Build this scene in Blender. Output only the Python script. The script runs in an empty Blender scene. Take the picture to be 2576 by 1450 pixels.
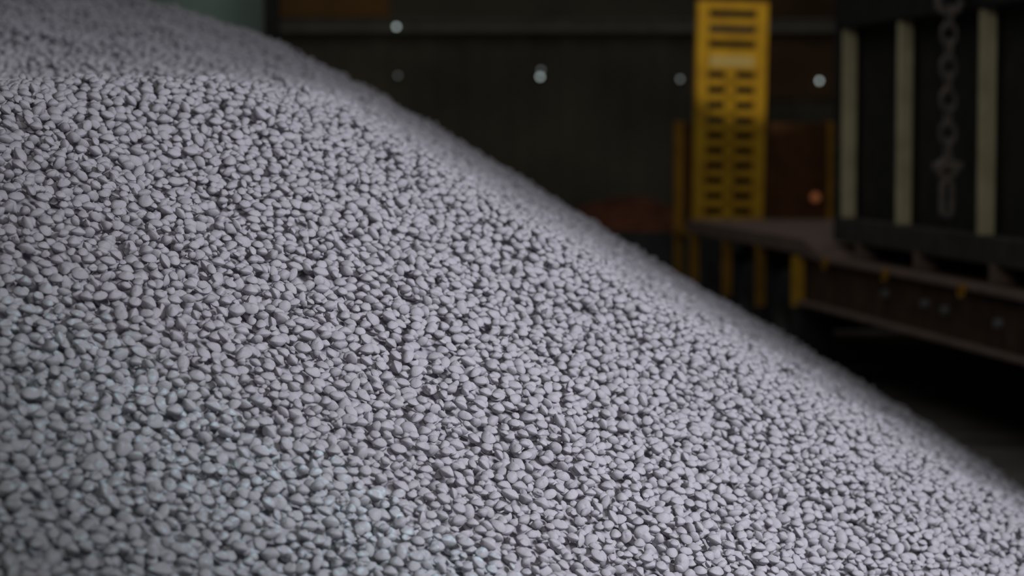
import bpy, bmesh, math, random
import numpy as np
from mathutils import Matrix, Vector

random.seed(7)
rng = np.random.default_rng(11)
C = bpy.context.scene.collection
R = math.radians

# ------------------------------------------------------------------ camera
FPX = 2576 * 85 / 36.0
CAMZ = 1.85
PITCH = math.atan((725 - 330) / FPX)
cam = bpy.data.cameras.new('camera')
cam.lens = 85; cam.sensor_width = 36; cam.clip_end = 200
cam.dof.use_dof = True
cam.dof.focus_distance = 6.62
cam.dof.aperture_fstop = 1.9
co = bpy.data.objects.new('camera', cam); C.objects.link(co)
co.location = (0, 0, CAMZ)
co.rotation_euler = (math.pi / 2 - PITCH, 0, 0)
bpy.context.scene.camera = co

# ------------------------------------------------------------------ light and exposure
vs = bpy.context.scene.view_settings
vs.view_transform = 'Standard'; vs.look = 'None'; vs.gamma = 1; vs.use_curve_mapping = False
vs.exposure = 0.0
W = bpy.data.worlds.new('hall_air'); bpy.context.scene.world = W
W.use_nodes = True
W.node_tree.nodes['Background'].inputs[0].default_value = (0.62, 0.78, 1.0, 1)
W.node_tree.nodes['Background'].inputs[1].default_value = 0.022


def spot(name, loc, target, watts, size, blend, radius, col):
    l = bpy.data.lights.new(name, 'SPOT'); l.energy = watts; l.spot_size = R(size); l.spot_blend = blend
    l.shadow_soft_size = radius; l.color = col
    o = bpy.data.objects.new(name, l); C.objects.link(o); o.location = loc
    o.rotation_euler = (Vector(target) - Vector(loc)).to_track_quat('-Z', 'Y').to_euler()
    return o


def area(name, loc, target, watts, sx, sy, col):
    l = bpy.data.lights.new(name, 'AREA'); l.energy = watts; l.shape = 'RECTANGLE'; l.size = sx; l.size_y = sy
    l.color = col
    o = bpy.data.objects.new(name, l); C.objects.link(o); o.location = loc
    o.rotation_euler = (Vector(target) - Vector(loc)).to_track_quat('-Z', 'Y').to_euler()
    return o


spot('floodlight', (4.0, 2.8, 4.0), (0.6, 7.4, 1.05), 2000, 57, 1.0, 0.8, (0.895, 0.91, 1.0))
spot('ramp_top_spot', (-0.5, 12.5, 6.6), (1.95, 21.2, 2.75), 1150, 8.0, 0.25, 0.08, (1.0, 0.9, 0.7))  # spot added for the bright ramp top; its cone edge imitates a shadow edge
area('ceiling_fill', (0, 16, 7.8), (0, 16.001, 0), 150, 14, 12, (0.95, 0.98, 1.0))  # added overhead fill for hall and trailer, no real roof opening
area('front_fill', (0.8, -2.5, 5.0), (1.8, 13, 1.2), 155, 3, 2, (0.96, 0.96, 0.95))  # added fill from behind the camera, brightens crate ribs and heap


# ------------------------------------------------------------------ helpers
def ray(u, v, Y):
    """world point seen at pixel (u, v) of the 2576 x 1450 frame, at world depth Y"""
    cx, cy = (u - 1288) / FPX, -(v - 725) / FPX
    dy = math.cos(PITCH) + cy * math.sin(PITCH)
    dz = -math.sin(PITCH) + cy * math.cos(PITCH)
    k = Y / dy
    return Vector((cx * k, Y, CAMZ + dz * k))


def mat(name, col, rough=0.7, metal=0.0, noise=0.25, scale=6.0, bump=0.0, emit=None, estr=0.0, col2=None, spec=0.3):
    m = bpy.data.materials.new(name); m.use_nodes = True
    nt = m.node_tree; b = nt.nodes['Principled BSDF']
    b.inputs['Roughness'].default_value = rough; b.inputs['Metallic'].default_value = metal
    b.inputs['Specular IOR Level'].default_value = spec
    geo = nt.nodes.new('ShaderNodeTexCoord')
    n = nt.nodes.new('ShaderNodeTexNoise'); n.inputs['Scale'].default_value = scale; n.inputs['Detail'].default_value = 5
    nt.links.new(geo.outputs['Object'], n.inputs['Vector'])
    mx = nt.nodes.new('ShaderNodeMix'); mx.data_type = 'RGBA'
    c2 = col2 or tuple(c * (1 - noise) for c in col)
    mx.inputs[6].default_value = (*col, 1); mx.inputs[7].default_value = (*c2, 1)
    rp = nt.nodes.new('ShaderNodeValToRGB'); rp.color_ramp.elements[0].position = 0.35; rp.color_ramp.elements[1].position = 0.65
    nt.links.new(n.outputs['Fac'], rp.inputs['Fac'])
    nt.links.new(rp.outputs['Color'], mx.inputs[0])
    nt.links.new(mx.outputs[2], b.inputs['Base Color'])
    if bump:
        bp = nt.nodes.new('ShaderNodeBump'); bp.inputs['Strength'].default_value = bump; bp.inputs['Distance'].default_value = 0.01
        nt.links.new(n.outputs['Fac'], bp.inputs['Height']); nt.links.new(bp.outputs['Normal'], b.inputs['Normal'])
    if emit:
        b.inputs['Emission Color'].default_value = (*emit, 1); b.inputs['Emission Strength'].default_value = estr
    return m


class MB:
    """collects shapes; build() links them as ONE mesh object"""
    def __init__(self): self.bm = bmesh.new()

    def box(self, x0, x1, y0, y1, z0, z1, bev=0.0):
        r = bmesh.ops.create_cube(self.bm, size=1)
        for v in r['verts']:
            v.co = Vector((x0 + (v.co.x + .5) * (x1 - x0), y0 + (v.co.y + .5) * (y1 - y0), z0 + (v.co.z + .5) * (z1 - z0)))
        if bev:
            es = list({e for v in r['verts'] for e in v.link_edges})
            bmesh.ops.bevel(self.bm, geom=es, offset=bev, segments=2, affect='EDGES', profile=0.5)
        return self

    def cyl(self, p0, p1, r0, r1=None, n=20, caps=True):
        p0, p1 = Vector(p0), Vector(p1); d = p1 - p0
        M = Matrix.Translation((p0 + p1) / 2) @ d.to_track_quat('Z', 'Y').to_matrix().to_4x4()
        bmesh.ops.create_cone(self.bm, cap_ends=caps, segments=n, radius1=r0, radius2=r0 if r1 is None else r1, depth=d.length, matrix=M)
        return self

    def lathe(self, prof, n=32, M=Matrix()):
        rings = []
        for (r, z) in prof:
            rings.append([self.bm.verts.new(M @ Vector((r * math.cos(2 * math.pi * k / n), r * math.sin(2 * math.pi * k / n), z))) for k in range(n)])
        for a, b in zip(rings, rings[1:]):
            for k in range(n):
                self.bm.faces.new((a[k], a[(k + 1) % n], b[(k + 1) % n], b[k]))
        return self

    def loop_tube(self, pts, r, n=8):
        """closed tube through pts"""
        pts = [Vector(p) for p in pts]; N = len(pts)
        c = sum(pts, Vector()) / N
        nrm = Vector()
        for i in range(N): nrm += (pts[i] - c).cross(pts[(i + 1) % N] - c)
        nrm.normalize(); rings = []
        for i in range(N):
            t = (pts[(i + 1) % N] - pts[i - 1]).normalized(); s = t.cross(nrm)
            rings.append([self.bm.verts.new(pts[i] + r * (math.cos(2 * math.pi * k / n) * nrm + math.sin(2 * math.pi * k / n) * s)) for k in range(n)])
        for i in range(N):
            a, b = rings[i], rings[(i + 1) % N]
            for k in range(n):
                self.bm.faces.new((a[k], a[(k + 1) % n], b[(k + 1) % n], b[k]))
        return self

    def poly(self, pts, ext):
        """extruded polygon"""
        ext = Vector(ext)
        a = [self.bm.verts.new(Vector(p)) for p in pts]; b = [self.bm.verts.new(Vector(p) + ext) for p in pts]
        self.bm.faces.new(a); self.bm.faces.new(list(reversed(b))); n = len(a)
        for i in range(n): self.bm.faces.new((a[i], b[i], b[(i + 1) % n], a[(i + 1) % n]))
        return self

    def build(self, name, material, parent=None, smooth=False):
        bmesh.ops.recalc_face_normals(self.bm, faces=self.bm.faces[:])
        me = bpy.data.meshes.new(name); self.bm.to_mesh(me); self.bm.free()
        me.materials.append(material)
        if smooth:
            me.polygons.foreach_set('use_smooth', [True] * len(me.polygons))
            me.set_sharp_from_angle(angle=R(40))
        o = bpy.data.objects.new(name, me); C.objects.link(o)
        if parent: o.parent = parent
        return o


def tag(o, label=None, cat=None, group=None, kind=None):
    if label: o['label'] = label
    if cat: o['category'] = cat
    if group: o['group'] = group
    if kind: o['kind'] = kind
    return o


def empty(name, loc, rz=0.0):
    o = bpy.data.objects.new(name, None); C.objects.link(o)
    o.location = loc; o.rotation_euler = (0, 0, rz); o.empty_display_size = 0.2
    return o


# ------------------------------------------------------------------ materials
M_floor = mat('dusty_concrete', (0.24, 0.215, 0.19), 0.9, noise=0.5, scale=2.2, bump=0.3)
M_wall = mat('sooty_cladding', (0.13, 0.11, 0.075), 0.9, noise=0.45, scale=0.9)
M_dark = mat('blackened_steel', (0.03, 0.027, 0.024), 0.75, noise=0.4)
M_rustwall = mat('rust_brown_sheet', (0.26, 0.13, 0.04), 0.9, noise=0.5, scale=1.2)
M_umber = mat('umber_brown_sheet', (0.14, 0.075, 0.035), 0.9, noise=0.5, scale=1.2)
M_girder = mat('grey_girder', (0.2, 0.19, 0.155), 0.8)
M_yellow = mat('yellow_paint', (0.62, 0.36, 0.012), 0.55, noise=0.3, scale=5, col2=(0.45, 0.24, 0.01))
M_ochre = mat('dirty_yellow_paint', (0.42, 0.21, 0.014), 0.7, noise=0.4)
M_brown = mat('rust_brown_paint', (0.12, 0.045, 0.01), 0.7, noise=0.4)
M_rail = mat('dusty_brown_steel', (0.22, 0.15, 0.12), 0.85, noise=0.3)
M_web = mat('dark_brown_beam', (0.1, 0.055, 0.03), 0.85, noise=0.5)
M_tyre = mat('tyre_rubber', (0.03, 0.03, 0.03), 0.9)
M_rim = mat('wheel_steel', (0.09, 0.085, 0.08), 0.6)
M_rib = mat('pale_olive_paint', (0.72, 0.63, 0.38), 0.8, noise=0.3, scale=4)
M_crate = mat('dark_crate_steel', (0.075, 0.066, 0.055), 0.85, noise=0.4)
M_chain = mat('dusty_chain_steel', (0.22, 0.185, 0.16), 0.7, noise=0.4, scale=12)
M_tank = mat('pale_green_paint', (0.27, 0.37, 0.3), 0.65, noise=0.2, scale=2)
M_plate = mat('pale_reflective_plate', (0.6, 0.46, 0.17), 0.5, noise=0.1)
M_redore = mat('red_ore', (0.22, 0.075, 0.04), 1.0, noise=0.5, scale=8, bump=0.6)
M_kerb = mat('dark_concrete', (0.05, 0.056, 0.05), 0.95, noise=0.3)
M_amber = mat('amber_reflector_glow', (0.6, 0.2, 0.08), 0.3, emit=(1, 0.35, 0.14), estr=0.1)  # weak emission imitates light caught by the reflector
M_glint = mat('pale_reflector', (0.19, 0.2, 0.19), 0.4)


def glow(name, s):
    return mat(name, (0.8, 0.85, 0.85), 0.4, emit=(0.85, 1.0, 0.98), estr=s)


# ------------------------------------------------------------------ the hall
def struct(name, mb, m):
    o = mb.build(name, m); o['kind'] = 'structure'; return o


WALL_Y = 25.8
struct('floor', MB().box(-9, 9, -4, 26, -0.2, 0), M_floor)
w = MB().box(-9, 9, WALL_Y, 26.1, 0, 8)
for k in range(36):                                     # box-profile cladding
    w.box(-9 + k * 0.5, -9 + k * 0.5 + 0.2, WALL_Y - 0.03, WALL_Y, 0, 2.85)
struct('wall_back', w, M_wall)
struct('wall_left', MB().box(-9.2, -9, -4, 26, 0, 8), M_wall)
struct('wall_right', MB().box(9, 9.2, -4, 26, 0, 8), M_wall)
struct('wall_front', MB().box(-9, 9, -4.2, -4, 0, 8), M_wall)
struct('ceiling', MB().box(-9, 9, -4, 26, 8, 8.2), M_wall)
struct('trim_1', MB().box(-9, 9, WALL_Y - 0.16, WALL_Y, 2.89, 3.01, 0.01).box(-9, 9, WALL_Y - 0.2, WALL_Y, 3.0, 3.025), M_girder)
struct('trim_2', MB().box(-4.2, -1.3, WALL_Y - 0.05, WALL_Y, 3.05, 4.4), M_rustwall)
struct('trim_3', MB().box(2.6, 4.4, WALL_Y - 0.05, WALL_Y, 2.2, 4.4), M_umber)

# ------------------------------------------------------------------ bright points on the back wall, source unclear, built as small glowing domes
LIGHT_SPOTS = [(998, 68, 1.0, 'bright pale round light spot on the dark back wall, highest of them, on the girder'),
         (1000, 190, 0.12, 'faint round light spot on the dark back wall, straight below the highest one'),
         (1359, 193, 1.0, 'bright pale round light spot in the middle of the bare dark back wall'),
         (1361, 176, 0.2, 'faint round light spot just above the bright one in the middle of the back wall'),
         (1712, 199, 0.28, 'faint round light spot on the dark wall at the edge of the yellow ramp'),
         (2063, 203, 0.95, 'bright pale round light spot on the wall between yellow ramp and dark crate')]
for (u, v, s, lab) in LIGHT_SPOTS:
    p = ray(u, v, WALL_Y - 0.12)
    e = tag(empty('wall_light_spot', (p.x, WALL_Y, p.z)), lab, 'lamp', 'small light spots on the back wall')
    Mx = Matrix.Rotation(R(90), 4, 'X')
    deep = 0.16 if v < 100 else 0.03
    MB().cyl((0, -deep, 0), (0, -deep - 0.025, 0), 0.03, 0.026).cyl((0, 0, 0), (0, -deep, 0), 0.014).build('housing', M_dark, e)
    glow_dome = MB(); glow_dome.lathe([(0.019, deep + 0.02), (0.019, deep + 0.032), (0.014, deep + 0.042), (0.001, deep + 0.047)], 16, Mx)
    glow_dome.build('glow_dome', glow('spot_glow', 1.3 * s), e, True)

# ------------------------------------------------------------------ the heap: surface
CELL = 0.005
X0, X1, Y0, Y1 = -4.0, 3.9, 4.0, 14.9
xs = np.arange(X0, X1, CELL); ys = np.arange(Y0, Y1, CELL)
NX, NY = len(xs), len(ys)


def smin(a, b, k):
    h = np.clip(0.5 + 0.5 * (b - a) / k, 0, 1)
    return b + (a - b) * h - k * h * (1 - h)


FX = np.array([-5, -3.2, -2.205, -1.814, -1.353, -0.663, 1.64, 2.5, 3.2, 4.5])
FZ = np.array([3.1, 2.82, 2.61, 2.518, 2.37, 1.982, 0.602, 0.08, -0.4, -1.2])


def surface(x, y):
    zp = -1.583 - 0.6 * x + 0.39 * y
    c8 = smin(1.56 - 0.6 * x, 2.0 + 0 * x, 0.12)
    F = (np.interp(x - 0.12, FX, FZ) + np.interp(x, FX, FZ) + np.interp(x + 0.12, FX, FZ)) / 3
    s = np.clip((y - 8.3) / 5.7, 0, 1)
    c = c8 + (F - c8) * s - 0.72 * np.clip(y - 14.0, 0, 9)
    z = smin(zp, c, 0.10)
    w = (0.011 * np.sin(9.1 * x + 3.1 * y + 1) * np.sin(7.3 * y - 4.2 * x) + 0.008 * np.sin(23 * x - 11 * y) * np.sin(19 * y + 8 * x + 2)
         + 0.012 * np.sin(3.1 * x + 4.7 * y))
    return z + w


GX, GY = np.meshgrid(xs, ys, indexing='ij')
BASE = surface(GX, GY)

# ------------------------------------------------------------------ the heap: briquette shapes
def lens(seg, rhos, a, b, h, n=2.4, q=0.8, seed=0, wob=0.05):
    r_ = np.random.default_rng(seed)
    ph = r_.uniform(0, 6.28, 6); am = r_.uniform(-1, 1, 6) * wob
    th = np.arange(seg) * 2 * math.pi / seg
    c, s = np.cos(th), np.sin(th)
    rad = (np.abs(c) ** n + np.abs(s) ** n) ** (-1 / n)
    rad = rad * (1 + am[0] * np.sin(2 * th + ph[0]) + am[1] * np.sin(3 * th + ph[1]))
    V, F = [], []
    rings = []
    def ring(rho, sgn):
        z = sgn * h * max(0.0, 1 - rho ** 2.1) ** q
        i0 = len(V)
        for k in range(seg):
            x, y = a * rho * rad[k] * c[k], b * rho * rad[k] * s[k]
            zz = z * (1 + am[2] * math.sin(70 * x + ph[2]) * 2 + am[3] * 2 * math.sin(90 * y + ph[3]))
            V.append((x, y, zz + 0.0012 * math.sin(2 * th[k] + ph[4])))
        return list(range(i0, i0 + seg))
    V.append((0, 0, h)); top = 0
    rings = [ring(r, 1) for r in rhos] + [ring(1.0, 0)] + [ring(r, -1) for r in reversed(rhos)]
    V.append((0, 0, -h)); bot = len(V) - 1
    for k in range(seg): F.append((top, rings[0][k], rings[0][(k + 1) % seg]))
    for A, B in zip(rings, rings[1:]):
        for k in range(seg): F.append((A[k], B[k], B[(k + 1) % seg], A[(k + 1) % seg]))
    for k in range(seg): F.append((bot, rings[-1][(k + 1) % seg], rings[-1][k]))
    return np.array(V, float), F


HI = (24, (0.2, 0.42, 0.62, 0.78, 0.9, 0.97))
MID = (18, (0.3, 0.56, 0.78, 0.92, 0.98))
LO = (14, (0.35, 0.66, 0.88, 0.975))
LO2 = (12, (0.4, 0.75, 0.95))
FAR = (10, (0.5, 0.88))
FARTHEST = (8, (0.72,))
mm = 0.001
# kind, a, b, h, seed, extra
SPECS = [('whole', 21, 16, 13.0, 1), ('whole', 20, 16.5, 13.5, 2), ('whole', 22.5, 15.5, 12.5, 3), ('whole', 19, 15.5, 13.0, 4),
         ('whole', 23, 17.5, 13.5, 5), ('whole', 18, 14.5, 12.0, 6), ('whole', 21, 18, 13.0, 7), ('whole', 20.5, 14.5, 12, 8),
         ('broken', 21, 16.5, 13.0, 9), ('broken', 19, 17, 12.0, 10), ('chip', 13, 10, 8.0, 11), ('twin', 19, 16, 12.5, 12), ('twin', 18, 15, 11.5, 13),
         ('chip', 12, 10, 8.5, 14)]


def shape(i, lod):
    kind, a, b, h, seed = SPECS[i]
    h *= 0.94
    seg, rh = lod
    V, F = lens(seg, rh, a * mm, b * mm, h * mm, n=1.95 + 0.08 * (seed % 4), q=0.74 + 0.04 * (seed % 3), seed=seed, wob=0.05 if kind != 'chip' else 0.13)
    if kind == 'broken':
        cut = 0.2 * a * mm
        x = V[:, 0]; over = x > cut
        V[over, 0] = cut + 0.12 * (x[over] - cut) + 0.0016 * np.sin(V[over, 1] * 420 + seed) + 0.0012 * np.sin(V[over, 2] * 600)
        V[:, 0] -= V[:, 0].mean()
    if kind == 'twin':
        V2 = V.copy(); t = 0.35
        V2[:, 0], V2[:, 2] = V[:, 0] * math.cos(t) - V[:, 2] * math.sin(t) + 1.25 * a * mm, V[:, 0] * math.sin(t) + V[:, 2] * math.cos(t) + 4 * mm
        n0 = len(V)
        F = F + [tuple(j + n0 for j in f) for f in F]
        V = np.vstack([V, V2]); V[:, 0] -= 0.62 * a * mm
    return V, F


DENSE = (44, tuple(np.linspace(0.08, 0.98, 12)))
PROB = np.array([9, 9, 9, 9, 7, 8, 7, 8, 3, 3, 2, 2, 1.5, 2], float); PROB /= PROB.sum()


def rot_to(n):
    z = n / np.linalg.norm(n); x = np.cross([0.3, 1, 0.2], z); x /= np.linalg.norm(x)
    return np.stack([x, np.cross(z, x), z], 1)


def rnd_rot():
    n = np.array([0.22, -0.1, 1.0]); n /= np.linalg.norm(n)
    B = rot_to(n)
    tilt = abs(rng.normal(0, R(31))); az = rng.uniform(0, 6.283); yaw = rng.uniform(0, 6.283)
    T = np.array(Matrix.Rotation(tilt, 3, Vector((math.cos(az), math.sin(az), 0))))
    Yw = np.array(Matrix.Rotation(yaw, 3, 'Z'))
    return B @ T @ Yw


dense = [shape(i, DENSE)[0] for i in range(len(SPECS))]
LIB, LIBF = [], []
NLIB = 1400
for i in range(NLIB):
    vi = int(rng.choice(len(SPECS), p=PROB)); Rm = rnd_rot(); sc = float(np.clip(rng.normal(1.06, 0.13), 0.75, 1.5))
    both = []
    for fit in (1.0, 0.9):                # farther dusty pieces bed into each other a little
        P = dense[vi] @ Rm.T * (sc * fit)
        ci = np.floor(P[:, 0] / CELL + 0.5).astype(int); cj = np.floor(P[:, 1] / CELL + 0.5).astype(int)
        key = (ci + 50) * 100 + (cj + 50)
        uq, inv = np.unique(key, return_inverse=True)
        up = np.full(len(uq), -9.0); lo = np.full(len(uq), 9.0)
        np.maximum.at(up, inv, P[:, 2]); np.minimum.at(lo, inv, P[:, 2])
        off = (uq // 100 - 50) * NY + (uq % 100 - 50)
        both.append((vi, Rm * sc, off.astype(np.int64), up, lo))
    LIB.append(both[0]); LIBF.append(both[1])

# ------------------------------------------------------------------ the heap: pieces dropped one by one
THICK = np.where(GY < 8.4, 0.066, 0.054).ravel()      # what the loose layers add
Z = BASE.ravel() - THICK
B0 = Z.copy()
OWN = np.full(NX * NY, -1, np.int64)
vis = (np.abs(GX) < 0.2118 * GY + 0.7) & (GY > 4.3) & (GY < 14.5) & (BASE > -0.05)
cells = np.flatnonzero(vis.ravel())
far_c = Y0 + (cells % NY) * CELL > 8.4
n_near = int((~far_c).sum() * CELL * CELL / 0.00095 * 2.4); n_far = int(far_c.sum() * CELL * CELL / 0.00095 * 1.5)
start = rng.permutation(np.concatenate([rng.choice(cells[~far_c], n_near), rng.choice(cells[far_c], n_far)]))
NP = len(start)
K = 9
jit = rng.integers(-8, 9, (NP, K, 2)); jit[:, 0] = 0
libs = rng.integers(0, NLIB, (NP, K))
pos_c = np.zeros(NP, np.int64); pos_z = np.zeros(NP); pos_l = np.zeros(NP, np.int64); ok = np.zeros(NP, bool)
margin = 12
for p in range(NP):
    i, j = divmod(int(start[p]), NY)
    LB = LIB if ys[j] < 6.75 else LIBF
    best = None
    for k in range(K):
        a = i + int(jit[p, k, 0]); b = j + int(jit[p, k, 1])
        if a < margin or b < margin or a >= NX - margin or b >= NY - margin: continue
        L = LB[libs[p, k]]; c = a * NY + b
        z = (Z[c + L[2]] - L[4]).max()
        s = z - B0[c]
        if best is None or s < best[0]: best = (s, z, c, libs[p, k])
    if best is None or best[0] > 0.075: continue
    s, z, c, l = best
    L = LB[l]; idx = c + L[2]; nz = z + L[3]
    hi = nz > Z[idx]
    Z[idx[hi]] = nz[hi]; OWN[idx[hi]] = p
    pos_c[p], pos_z[p], pos_l[p], ok[p] = c, z, l, True
owned = np.bincount(OWN[OWN >= 0], minlength=NP)
py_ = Y0 + (pos_c % NY) * CELL
keep = np.flatnonzero(ok & (owned >= np.where(py_ < 7.6, 5, 9)) & (pos_z > 0.0))
px = X0 + (pos_c // NY) * CELL; py = Y0 + (pos_c % NY) * CELL

# which pieces show largest: a coarse depth buffer of the near flank
lib_v = np.array([l[0] for l in LIB]); lib_R = np.stack([l[1] for l in LIB])
ux = 1288 + FPX * px / py
uy = 725 + FPX * np.tan(np.arctan2(CAMZ - pos_z, py) - PITCH)
near_p = keep[(py[keep] < 6.6)]
PW, PH = 515, 290
pts_u, pts_v, pts_d, pts_p = [], [], [], []
mid_sh = [shape(i, (18, (0.2, 0.4, 0.58, 0.74, 0.88, 0.97)))[0] for i in range(len(SPECS))]
for vi in range(len(SPECS)):
    sel = near_p[lib_v[pos_l[near_p]] == vi]
    if not len(sel): continue
    P = np.einsum('nij,vj->nvi', lib_R[pos_l[sel]], mid_sh[vi]) + np.stack([px[sel], py[sel], pos_z[sel]], 1)[:, None, :]
    pts_u.append((1288 + FPX * P[..., 0] / P[..., 1]).ravel() / 5)
    pts_v.append((725 + FPX * np.tan(np.arctan2(CAMZ - P[..., 2], P[..., 1]) - PITCH)).ravel() / 5)
    pts_d.append(P[..., 1].ravel()); pts_p.append(np.repeat(sel, P.shape[1]))
pu, pv, pd, pp = (np.concatenate(t) for t in (pts_u, pts_v, pts_d, pts_p))
m = (pu >= 0) & (pu < PW) & (pv >= 0) & (pv < PH)
pu, pv, pd, pp = pu[m].astype(int), pv[m].astype(int), pd[m], pp[m]
o_ = np.argsort(-pd)
buf = np.full(PW * PH, -1, np.int64); buf[(pv * PW + pu)[o_]] = pp[o_]
show = np.bincount(buf[buf >= 0], minlength=NP)
largest = np.argsort(-show)[:300]
del pts_u, pts_v, pts_d, pts_p, pu, pv, pd, pp, o_
is_big = np.zeros(NP, bool); is_big[largest] = True
print('pieces', NP, 'kept', len(keep), 'big', len(largest), 'big depth', py[largest].min(), py[largest].max())

# ------------------------------------------------------------------ the heap: dusty grey material
M_ore = bpy.data.materials.new('dust_coated_ore'); M_ore.use_nodes = True
nt = M_ore.node_tree; N = nt.nodes; Lk = nt.links; bs = N['Principled BSDF']
bs.inputs['Roughness'].default_value = 0.95; bs.inputs['Specular IOR Level'].default_value = 0.12
g = N.new('ShaderNodeNewGeometry')


def noise(scale, det=3):
    n = N.new('ShaderNodeTexNoise'); n.inputs['Scale'].default_value = scale; n.inputs['Detail'].default_value = det
    Lk.new(g.outputs['Position'], n.inputs['Vector']); return n


def math_(op, a, b=None):
    n = N.new('ShaderNodeMath'); n.operation = op
    for k, v in enumerate((a, b)):
        if v is None: continue
        if isinstance(v, (int, float)): n.inputs[k].default_value = v
        else: Lk.new(v, n.inputs[k])
    return n.outputs[0]


def mixc(f, c1, c2):
    n = N.new('ShaderNodeMix'); n.data_type = 'RGBA'
    Lk.new(f, n.inputs[0])
    for k, c in ((6, c1), (7, c2)):
        if isinstance(c, tuple): n.inputs[k].default_value = (*c, 1)
        else: Lk.new(c, n.inputs[k])
    return n.outputs[2]


def ramp(f, lo, hi):
    n = N.new('ShaderNodeMapRange'); n.inputs[1].default_value = lo; n.inputs[2].default_value = hi
    Lk.new(f, n.inputs[0]); return n.outputs[0]


n1, n2, n3, n4 = noise(26), noise(170, 4), noise(1.7), noise(60, 5)
body = mixc(ramp(n1.outputs['Fac'], 0.3, 0.7), (0.368, 0.353, 0.378), (0.43, 0.413, 0.442))
body = mixc(math_('MULTIPLY', ramp(n2.outputs['Fac'], 0.52, 0.75), 0.35), body, (0.30, 0.28, 0.29))
sx = N.new('ShaderNodeSeparateXYZ'); Lk.new(g.outputs['Position'], sx.inputs[0])
edge = math_('ADD', sx.outputs[1], math_('MULTIPLY', math_('SUBTRACT', n1.outputs['Fac'], 0.5), 0.5))
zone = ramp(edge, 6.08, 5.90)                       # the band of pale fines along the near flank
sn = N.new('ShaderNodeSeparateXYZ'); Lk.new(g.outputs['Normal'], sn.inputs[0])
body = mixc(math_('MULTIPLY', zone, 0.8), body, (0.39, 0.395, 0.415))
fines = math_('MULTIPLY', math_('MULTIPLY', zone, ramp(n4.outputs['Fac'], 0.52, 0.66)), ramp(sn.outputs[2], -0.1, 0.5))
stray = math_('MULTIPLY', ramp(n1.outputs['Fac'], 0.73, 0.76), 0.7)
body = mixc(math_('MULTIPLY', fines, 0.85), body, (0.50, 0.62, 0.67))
Lk.new(body, bs.inputs['Base Color'])
bp = N.new('ShaderNodeBump'); bp.inputs['Strength'].default_value = 0.35; bp.inputs['Distance'].default_value = 0.002
Lk.new(math_('ADD', n2.outputs['Fac'], math_('MULTIPLY', math_('MULTIPLY', zone, n4.outputs['Fac']), 2.0)), bp.inputs['Height'])
Lk.new(bp.outputs['Normal'], bs.inputs['Normal'])

# ------------------------------------------------------------------ the heap: one mesh for the uncounted mass
hi_sh = [shape(i, HI) for i in range(len(SPECS))]
LODS = [([shape(i, l) for i in range(len(SPECS))], a, b) for l, a, b in ((MID, 0, 5.9), (LO, 5.9, 6.9), (LO2, 6.9, 7.9), (FAR, 7.9, 9.6), (FARTHEST, 9.6, 99))]
lodd = np.where(np.abs(px) > 0.2118 * py + 0.1, 50, py)   # beside the picture: the plainest shapes do
VV, LI, LT = [], [], []
base_i = 0
rest = keep[~is_big[keep]]
for shs, ya, yb in LODS:
    for vi in range(len(SPECS)):
        sel = rest[(lib_v[pos_l[rest]] == vi) & (lodd[rest] >= ya) & (lodd[rest] < yb)]
        if not len(sel): continue
        V, F = shs[vi]
        RR = lib_R[pos_l[sel]]
        P = np.einsum('nij,vj->nvi', RR, V) + np.stack([px[sel], py[sel], pos_z[sel]], 1)[:, None, :]
        fl = np.array([k for f in F for k in f]); ft = np.array([len(f) for f in F])
        LI.append((fl[None, :] + base_i + (np.arange(len(sel)) * len(V))[:, None]).ravel())
        LT.append(np.tile(ft, len(sel)))
        VV.append(P.reshape(-1, 3)); base_i += len(sel) * len(V)
# the packed inside of the heap, just under the loose pieces
st = 12
gx, gy = np.meshgrid(np.arange(-8.6, 4.2, 0.06), np.arange(0.6, 18.6, 0.06), indexing='ij'); gz = np.maximum(surface(gx, gy) - np.where(gy < 8.4, 0.068, 0.056), -0.02)
a_, b_ = gx.shape
q = np.arange(a_ * b_).reshape(a_, b_)
inn = gz > -0.019
qi = inn[:-1, :-1] | inn[1:, 1:]
quads = np.stack([q[:-1, :-1][qi], q[1:, :-1][qi], q[1:, 1:][qi], q[:-1, 1:][qi]], 1)
VV.append(np.stack([gx.ravel(), gy.ravel(), gz.ravel()], 1)); LI.append((quads + base_i).ravel()); LT.append(np.full(len(quads), 4))
VV = np.concatenate(VV).astype(np.float32); LI = np.concatenate(LI).astype(np.int32); LT = np.concatenate(LT).astype(np.int32)
me = bpy.data.meshes.new('briquettes')
me.vertices.add(len(VV)); me.vertices.foreach_set('co', VV.ravel())
me.loops.add(len(LI)); me.loops.foreach_set('vertex_index', LI)
me.polygons.add(len(LT)); me.polygons.foreach_set('loop_start', np.concatenate([[0], np.cumsum(LT)[:-1]]).astype(np.int32))
me.polygons.foreach_set('use_smooth', np.ones(len(LT), bool))
me.update(calc_edges=True)
me.materials.append(M_ore)
heap = bpy.data.objects.new('briquettes', me); C.objects.link(heap)
tag(heap, 'great sloping heap of dust-grey pillow-shaped ore briquettes filling the picture', 'briquettes', kind='stuff')
dz_ = (Z - BASE.ravel())
print('above base', dz_[cells[~far_c]].mean(), dz_[cells[far_c]].mean())
print('heap verts', len(VV))

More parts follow.
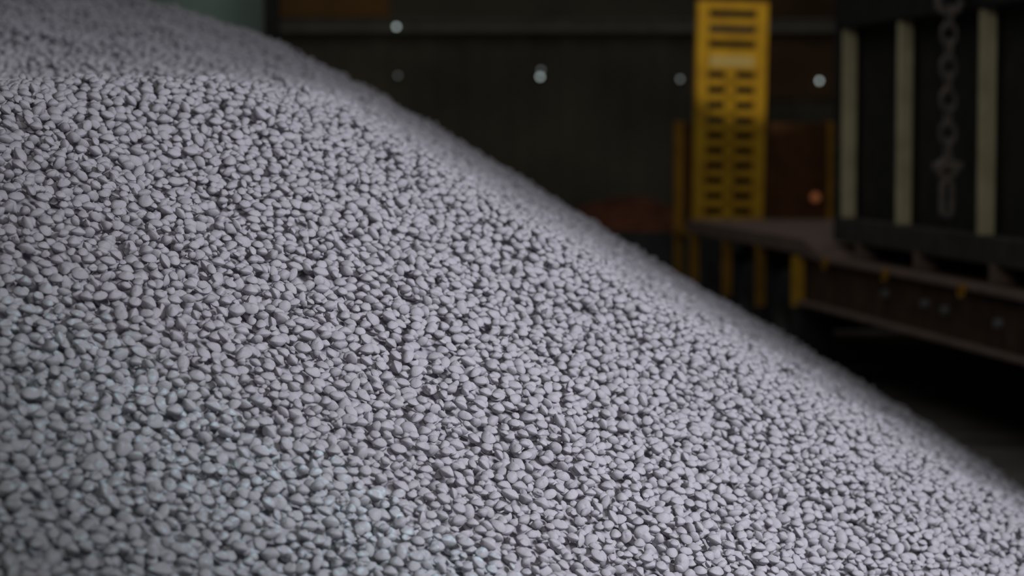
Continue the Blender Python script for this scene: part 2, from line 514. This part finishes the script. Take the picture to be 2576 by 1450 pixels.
# the 300 that show largest, each its own object
vm = []
for i in range(len(SPECS)):
    V, F = hi_sh[i]
    m_ = bpy.data.meshes.new('briquette'); m_.from_pydata([tuple(v) for v in V], [], F); m_.update()
    m_.polygons.foreach_set('use_smooth', [True] * len(m_.polygons)); m_.materials.append(M_ore); vm.append(m_)
KW = {'whole': 'whole pillow-shaped grey briquette', 'broken': 'broken grey briquette with one blunt face',
      'chip': 'small grey briquette chip', 'twin': 'pair of grey briquettes fused in one lump'}
for p in largest:
    vi = lib_v[pos_l[p]]; kind = SPECS[vi][0]
    u, v = ux[p], uy[p]
    if u < 330 and v > 1130: zone_ = 'in the lower left corner of the heap'
    elif u < 330: zone_ = 'on the dusted flank at the left edge'
    elif v > 1290: zone_ = 'on the heap along the bottom edge'
    else: zone_ = 'amid the pale dusted near flank'
    o = bpy.data.objects.new('briquette', vm[vi]); C.objects.link(o)
    Mx = Matrix(lib_R[pos_l[p]].tolist()).to_4x4(); Mx.translation = (px[p], py[p], pos_z[p])
    o.matrix_world = Mx
    tag(o, KW[kind] + ' ' + zone_, 'briquette', 'largest loose briquettes on the near flank')

# ------------------------------------------------------------------ low-loader trailer
TH = math.atan(0.146)
Dv = Vector((-math.sin(TH), math.cos(TH), 0)); Nv = Vector((math.cos(TH), math.sin(TH), 0))
TO = 4.6 * Nv + 17.0 * Dv
tr = tag(empty('low_loader_trailer', TO, TH), 'low brown flatbed trailer with raised yellow ramp, carrying the dark steel crate', 'trailer')


def ibeam(x, s, y0, y1):
    b = MB()
    b.box(x + 0.05 * s - 0.012, x + 0.05 * s + 0.012, y0, y1, 0.62, 0.95)
    return b


for x, s in ((0.0, 1), (2.4, -1)):
    sb = ibeam(x, s, -8.2, 0).build('side_beam', M_web, tr)
    MB().box(x - 0.02, x + 0.13, -8.2, 0, 0.935, 0.968, 0.006).build('flange', M_rail, sb)
    MB().box(x - 0.05, x + 0.13, -8.2, 0, 0.6, 0.628, 0.006).build('flange', M_rail, sb)
MB().box(0.13, 2.27, -8.2, 0, 0.92, 0.968).build('deck', M_web, tr)
cm = MB()
for k in range(9): cm.box(0.12, 2.28, -8 + k * 0.95, -7.9 + k * 0.95, 0.66, 0.92)
cm.build('cross_member', M_dark, tr)
# raised rear deck with the sloping step in front of it
rd = MB().poly([(-0.04, -0.75, 0.968), (-0.04, -0.15, 1.075), (-0.04, 3.7, 1.075), (-0.04, 3.7, 0.97), (-0.04, -0.1, 0.97), (-0.04, -0.7, 0.94)], (2.48, 0, 0))
rdo = rd.build('rear_deck', M_rail, tr)
MB().box(0.45, 1.95, -0.1, 3.7, 0.62, 0.97).build('bogie_frame', M_dark, tr)
ep = MB().box(-0.07, 0.02, -0.02, 0.02, 0.6, 0.95).box(-0.07, 0.13, -0.06, 0.02, 0.585, 0.605)
ep.build('end_plate', M_yellow, tr)
for yy in (1.13, 2.24, 3.45, 4.1):
    MB().box(-0.06, 0.02, yy - 0.01, yy + 0.01, 0.5, 0.97).box(-0.06, -0.04, yy - 0.05, yy + 0.01, 0.5, 0.97).build('mudguard_bracket', M_ochre, tr)
MB().box(-0.06, 2.44, 3.7, 4.16, 0.94, 1.0).build('tail_beam', M_ochre, tr)


def wheel(x, y):
    prof = [(0.2, -0.14), (0.36, -0.15), (0.41, -0.11), (0.42, 0), (0.41, 0.11), (0.36, 0.15), (0.2, 0.14)]
    Mx = Matrix.Translation((x, y, 0.42)) @ Matrix.Rotation(R(90), 4, 'Y')
    t = MB().lathe(prof, 36, Mx).build('wheel', M_tyre, tr, True)
    rm = MB().lathe([(0.001, -0.06), (0.09, -0.06), (0.1, -0.03), (0.19, -0.05), (0.205, -0.14), (0.205, 0.14), (0.19, 0.05), (0.1, 0.03), (0.001, 0.03)], 28, Mx)
    for k in range(8):
        a = k * math.pi / 4
        rm.cyl((x - 0.05, y + 0.14 * math.cos(a), 0.42 + 0.14 * math.sin(a)), (x - 0.09, y + 0.14 * math.cos(a), 0.42 + 0.14 * math.sin(a)), 0.014, n=8)
    rm.build('rim', M_rim, t)
    return t


for x in (0.15, 2.25):
    for y in (0.55, 1.68, 2.82): wheel(x, y)
for x in (0.9,):
    MB().cyl((0.2, 0.55, 0.42), (2.2, 0.55, 0.42), 0.06).cyl((0.2, 1.68, 0.42), (2.2, 1.68, 0.42), 0.06).cyl((0.2, 2.82, 0.42), (2.2, 2.82, 0.42), 0.06).build('axle', M_dark, tr)

# upright ladder-like ramp
RX0, RX1, RY = 0.045, 0.675, 3.85
ZT, ZB = 2.985, 0.96
rp_ = empty('ramp', (0, 0, 0)); rp_.parent = tr
rp_.rotation_euler = (0, 0, 0)
lean = Matrix.Translation((0.36, RY, ZB)) @ Matrix.Rotation(R(1.2), 4, 'Y') @ Matrix.Translation((-0.36, -RY, -ZB))


def rbox(name, x0, x1, z0, z1, m, d=0.03, bev=0.006):
    b = MB().box(x0, x1, RY - d, RY + d, z0, z1, bev)
    bmesh.ops.transform(b.bm, matrix=lean, verts=b.bm.verts)
    return b.build(name, m, rp_)


rbox('rail', RX0, RX0 + 0.1, ZB, ZT, M_yellow, 0.05); rbox('rail', RX1 - 0.1, RX1, ZB, ZT, M_yellow, 0.05)
rbox('rung', RX0 + 0.09, RX1 - 0.09, ZT - 0.075, ZT, M_yellow)
pitch = 38.2 / FPX * 21.2
zc = ZT - 0.11                                    # centre of the first slot
zs = [zc - k * pitch for k in range(16)]
for k in range(15):
    z1_, z0_ = zs[k] - 0.033, zs[k + 1] + 0.033
    if k == 3: rbox('rung', RX0 + 0.09, RX1 - 0.09, zs[4] + 0.033, zs[3] + 0.02, M_yellow)
    elif k == 2: rbox('rung', RX0 + 0.09, RX1 - 0.09, zs[3] + 0.033, z1_, M_yellow)
    elif z0_ > ZB: rbox('rung', RX0 + 0.09, RX1 - 0.09, z0_, z1_, M_yellow)
rbox('rung', RX0 + 0.09, RX1 - 0.09, zs[3] - 0.03, zs[3] + 0.035, M_yellow)
rbox('centre_bar', 0.315, 0.4, ZB, zs[4] + 0.05, M_yellow)
b = MB().box(RX0 + 0.12, RX1 - 0.12, RY - 0.036, RY - 0.03, zs[3] - 0.055, zs[3] + 0.03)
bmesh.ops.transform(b.bm, matrix=lean, verts=b.bm.verts); o = b.build('reflective_plate', M_plate, rp_); o['label'] = 'pale reflective plate'

# brown tail board behind the ramp with yellow edges
tb = MB().box(0.0, 1.31, 4.0, 4.05, 1.0, 1.92, 0.01)
for k in range(4): tb.box(0.1 + k * 0.36, 0.14 + k * 0.36, 3.985, 4.0, 1.02, 1.9)
tbo = tb.build('tail_board', M_brown, tr)
for x in (-0.075, 1.31): MB().box(x, x + 0.07, 3.97, 4.07, 0.95, 1.93, 0.008).build('edge_post', M_ochre, tbo)
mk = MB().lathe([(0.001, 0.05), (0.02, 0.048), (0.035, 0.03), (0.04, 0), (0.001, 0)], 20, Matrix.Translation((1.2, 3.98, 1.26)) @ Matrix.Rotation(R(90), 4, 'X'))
mk.build('amber_reflector', M_amber, tbo, True)['label'] = 'amber reflector'  # a reflector, no lamp; its glow is put into the material
for (u, zz) in ((2092, 0.95), (2245, 0.95), (2440, 0.95)):
    y_ = FPX * 4.651 / (u - 400); yl = (y_ - 0.665) / 0.9895 - 17
    pts = [(-0.045, yl + 0.045 * math.cos(a), 0.93 + 0.035 * math.sin(a)) for a in np.linspace(0, 6.283, 17)[:-1]]
    MB().loop_tube(pts, 0.01).box(-0.055, -0.015, yl - 0.03, yl + 0.03, 0.945, 0.972).build('lashing_ring', M_ochre, tr)
for (u, v) in ((2325, 765), (2375, 782), (2510, 815), (2225, 740)):
    y_ = FPX * 4.66 / (u - 400); yl = (y_ - 0.665) / 0.9895 - 17
    z_ = CAMZ - (v - 330) / FPX * y_
    MB().cyl((0.04, yl, z_), (0.0, yl, z_), 0.03, 0.026).build('side_reflector', M_glint, tr)

# ------------------------------------------------------------------ dark steel crate on the trailer
cr = tag(empty('steel_crate', 4.6 * Nv + 17.0 * Dv + Vector((0, 0, 0.972)), TH), 'tall dark steel crate with pale upright ribs standing on the low trailer', 'crate')
z0 = 0.968


def cbox(mb, x0, x1, y0_, y1_, a, b, bev=0.0): return mb.box(x0, x1, y0_, y1_, a - z0, b - z0, bev)


XA, XB, YA, YB = 0.15, 2.3, -7.2, -0.3
bf = cbox(MB(), XA, XA + 0.14, YA, YB, 1.07, 1.235, 0.01); cbox(bf, XB - 0.14, XB, YA, YB, 1.07, 1.235, 0.01)
cbox(bf, XA, XB, YA, YA + 0.14, 1.07, 1.235, 0.01); cbox(bf, XA, XB, YB - 0.14, YB, 1.07, 1.235, 0.01)
bf.build('base_frame', M_crate, cr)
tf = cbox(MB(), XA, XA + 0.14, YA, YB, 2.565, 2.83, 0.01); cbox(tf, XB - 0.14, XB, YA, YB, 2.565, 2.83, 0.01)
cbox(tf, XA, XB, YA, YA + 0.14, 2.565, 2.83, 0.01); cbox(tf, XA, XB, YB - 0.14, YB, 2.565, 2.83, 0.01)
tf.build('top_frame', M_dark, cr)
cbox(MB(), XA + 0.14, XA + 0.17, YA, YB, 1.2, 2.6).build('side_panel', M_dark, cr)
cbox(MB(), XB - 0.17, XB - 0.14, YA, YB, 1.2, 2.6).build('side_panel', M_dark, cr)
cbox(MB(), XA + 0.1, XB - 0.1, YA + 0.05, YA + 0.08, 1.2, 2.6).build('end_panel', M_dark, cr)
cbox(MB(), XA + 0.1, XB - 0.1, YB - 0.08, YB - 0.05, 1.2, 2.6).build('end_panel', M_dark, cr)
cbox(MB(), XA + 0.1, XB - 0.1, YA + 0.1, YB - 0.1, 1.06, 1.1).build('crate_floor', M_dark, cr)
for yy in (-0.46, -1.74, -3.33, -4.75, -6.2):
    for x in (XA + 0.012, XB - 0.14):
        r_ = cbox(MB(), x + 0.01, x + 0.1, yy - 0.02, yy + 0.05, 1.235, 2.565, 0.006); r_.build('rib', M_rib, cr)['label'] = 'pale olive upright rib'
cbox(MB(), XA, XA + 0.1, YB - 0.1, YB, 1.235, 2.565).build('corner_post', M_dark, cr)
for yy in (-2.2, -3.62, -5.2, -0.9):
    for x in (XA, XB - 0.14):
        cbox(MB(), x, x + 0.14, yy - 0.05, yy + 0.05, 0.968, 1.08).build('foot', M_rail, cr)
lug = cbox(MB(), XA - 0.14, XA + 0.02, -3.27, -3.24, 2.64, 2.76, 0.006)
cbox(lug, XA - 0.14, XA + 0.02, -3.0, -2.97, 2.64, 2.76, 0.006)
lug.cyl((XA - 0.105, -3.27, 2.680 - z0), (XA - 0.105, -2.97, 2.680 - z0), 0.016, n=12)
lug.build('lifting_lug', M_dark, cr)

# ------------------------------------------------------------------ the chain hanging down the side of the crate
chx = 4.6 * Nv + 17.0 * Dv
ch = tag(empty('hanging_chain', chx + Nv * 0.045 + Dv * -3.12 + Vector((0, 0, 2.66)), TH), 'heavy grey steel chain hanging in front of the ribbed crate', 'chain')


def oval(zc_, L, Wd, flat, r):
    """link whose centre is zc_ below the top; flat: face towards the camera"""
    pts = []
    h = (L - Wd) / 2
    for k in range(28):
        a = 2 * math.pi * k / 28
        x, z = (Wd / 2 - r) * math.cos(a), (Wd / 2 - r) * math.sin(a)
        z += h if z > 0 else -h
        pts.append((x, 0, zc_ + z) if flat else (0, x, zc_ + z))
    return MB().loop_tube(pts, r, 8)


oval(-0.02, 0.235, 0.19, True, 0.026).build('ring', M_chain, ch, True)
zz = -0.136; k = 0
while zz > -1.0:
    oval(zz, 0.152, 0.112, k % 2 == 1, 0.0125).build('link', M_chain, ch, True); zz -= 0.098; k += 1
bot = zz
hk = oval(bot - 0.015, 0.15, 0.15, True, 0.022)
hk.cyl((-0.09, 0, bot + 0.0), (0.09, 0, bot + 0.0), 0.024, n=12)
hk.build('shackle', M_chain, ch, True)
oval(bot - 0.19, 0.25, 0.1, True, 0.02).build('end_link', M_chain, ch, True)

# ------------------------------------------------------------------ green tank and dark column behind the crest
p0 = ray(345, 0, 20.4); p1 = ray(662, 0, 20.4)
cxk, rk = (p0.x + p1.x) / 2, (p1.x - p0.x) / 2
tk = tag(empty('steel_tank', (cxk, 20.4, 0)), 'pale green steel tank standing behind the crest of the heap', 'tank')
MB().lathe([(0.001, 0.2), (rk, 0.2), (rk, 4.0), (rk * 0.8, 4.15), (0.001, 4.2)], 48).build('shell', M_tank, tk, True)
MB().cyl((0, 0, 0), (0, 0, 0.22), rk * 0.9, n=32).build('plinth', M_dark, tk)
for z_ in (1.0, 2.05, 3.1): MB().lathe([(rk - 0.002, z_), (rk + 0.012, z_ + 0.01), (rk + 0.012, z_ + 0.05), (rk - 0.002, z_ + 0.06)], 48).build('hoop', M_tank, tk, True)
p = ray(684, 60, 19.8)
cl = MB().box(-0.012, 0.012, -0.09, 0.09, 0, 6).box(-0.055, 0.055, -0.1, -0.085, 0, 6).box(-0.055, 0.055, 0.085, 0.1, 0, 6).box(-0.14, 0.14, -0.16, 0.16, 0, 0.03).build('steel_column', M_dark)
cl.location = (p.x, 19.8, 0)
tag(cl, 'black upright steel column right beside the pale green tank', 'column')

# ------------------------------------------------------------------ red ore heap and concrete barrier at the foot of the back wall
bx = ray(1580, 540, 24.3)
hb = MB(); prof = [(1.75, 0.0), (1.5, 0.3), (1.2, 0.62), (0.85, 0.9), (0.45, 1.08), (0.15, 1.15), (0.001, 1.16)]
hb.lathe(prof, 64)
r2 = random.Random(3)
for v in hb.bm.verts:
    if v.co.z > 0.02:
        v.co += Vector((r2.uniform(-.04, .04), r2.uniform(-.04, .04), r2.uniform(-.03, .03)))
for v in hb.bm.verts: v.co.y *= 0.62
ro = hb.build('ore_heap', M_redore, None, True); ro.location = (bx.x, 24.4, 0)
tag(ro, 'low rust-red ore heap at the foot of the dark back wall, left of the ramp', 'heap')
kb = MB().poly([(-1.6, -0.3, 0), (-1.6, -0.22, 0.12), (-1.6, -0.1, 0.9), (-1.6, 0.1, 0.9), (-1.6, 0.22, 0.12), (-1.6, 0.3, 0)], (3.0, 0, 0)).build('concrete_barrier', M_kerb)
kb.location = (bx.x + 0.25, 22.8, 0)
tag(kb, 'dark concrete barrier in front of the rust-red ore heap', 'barrier')
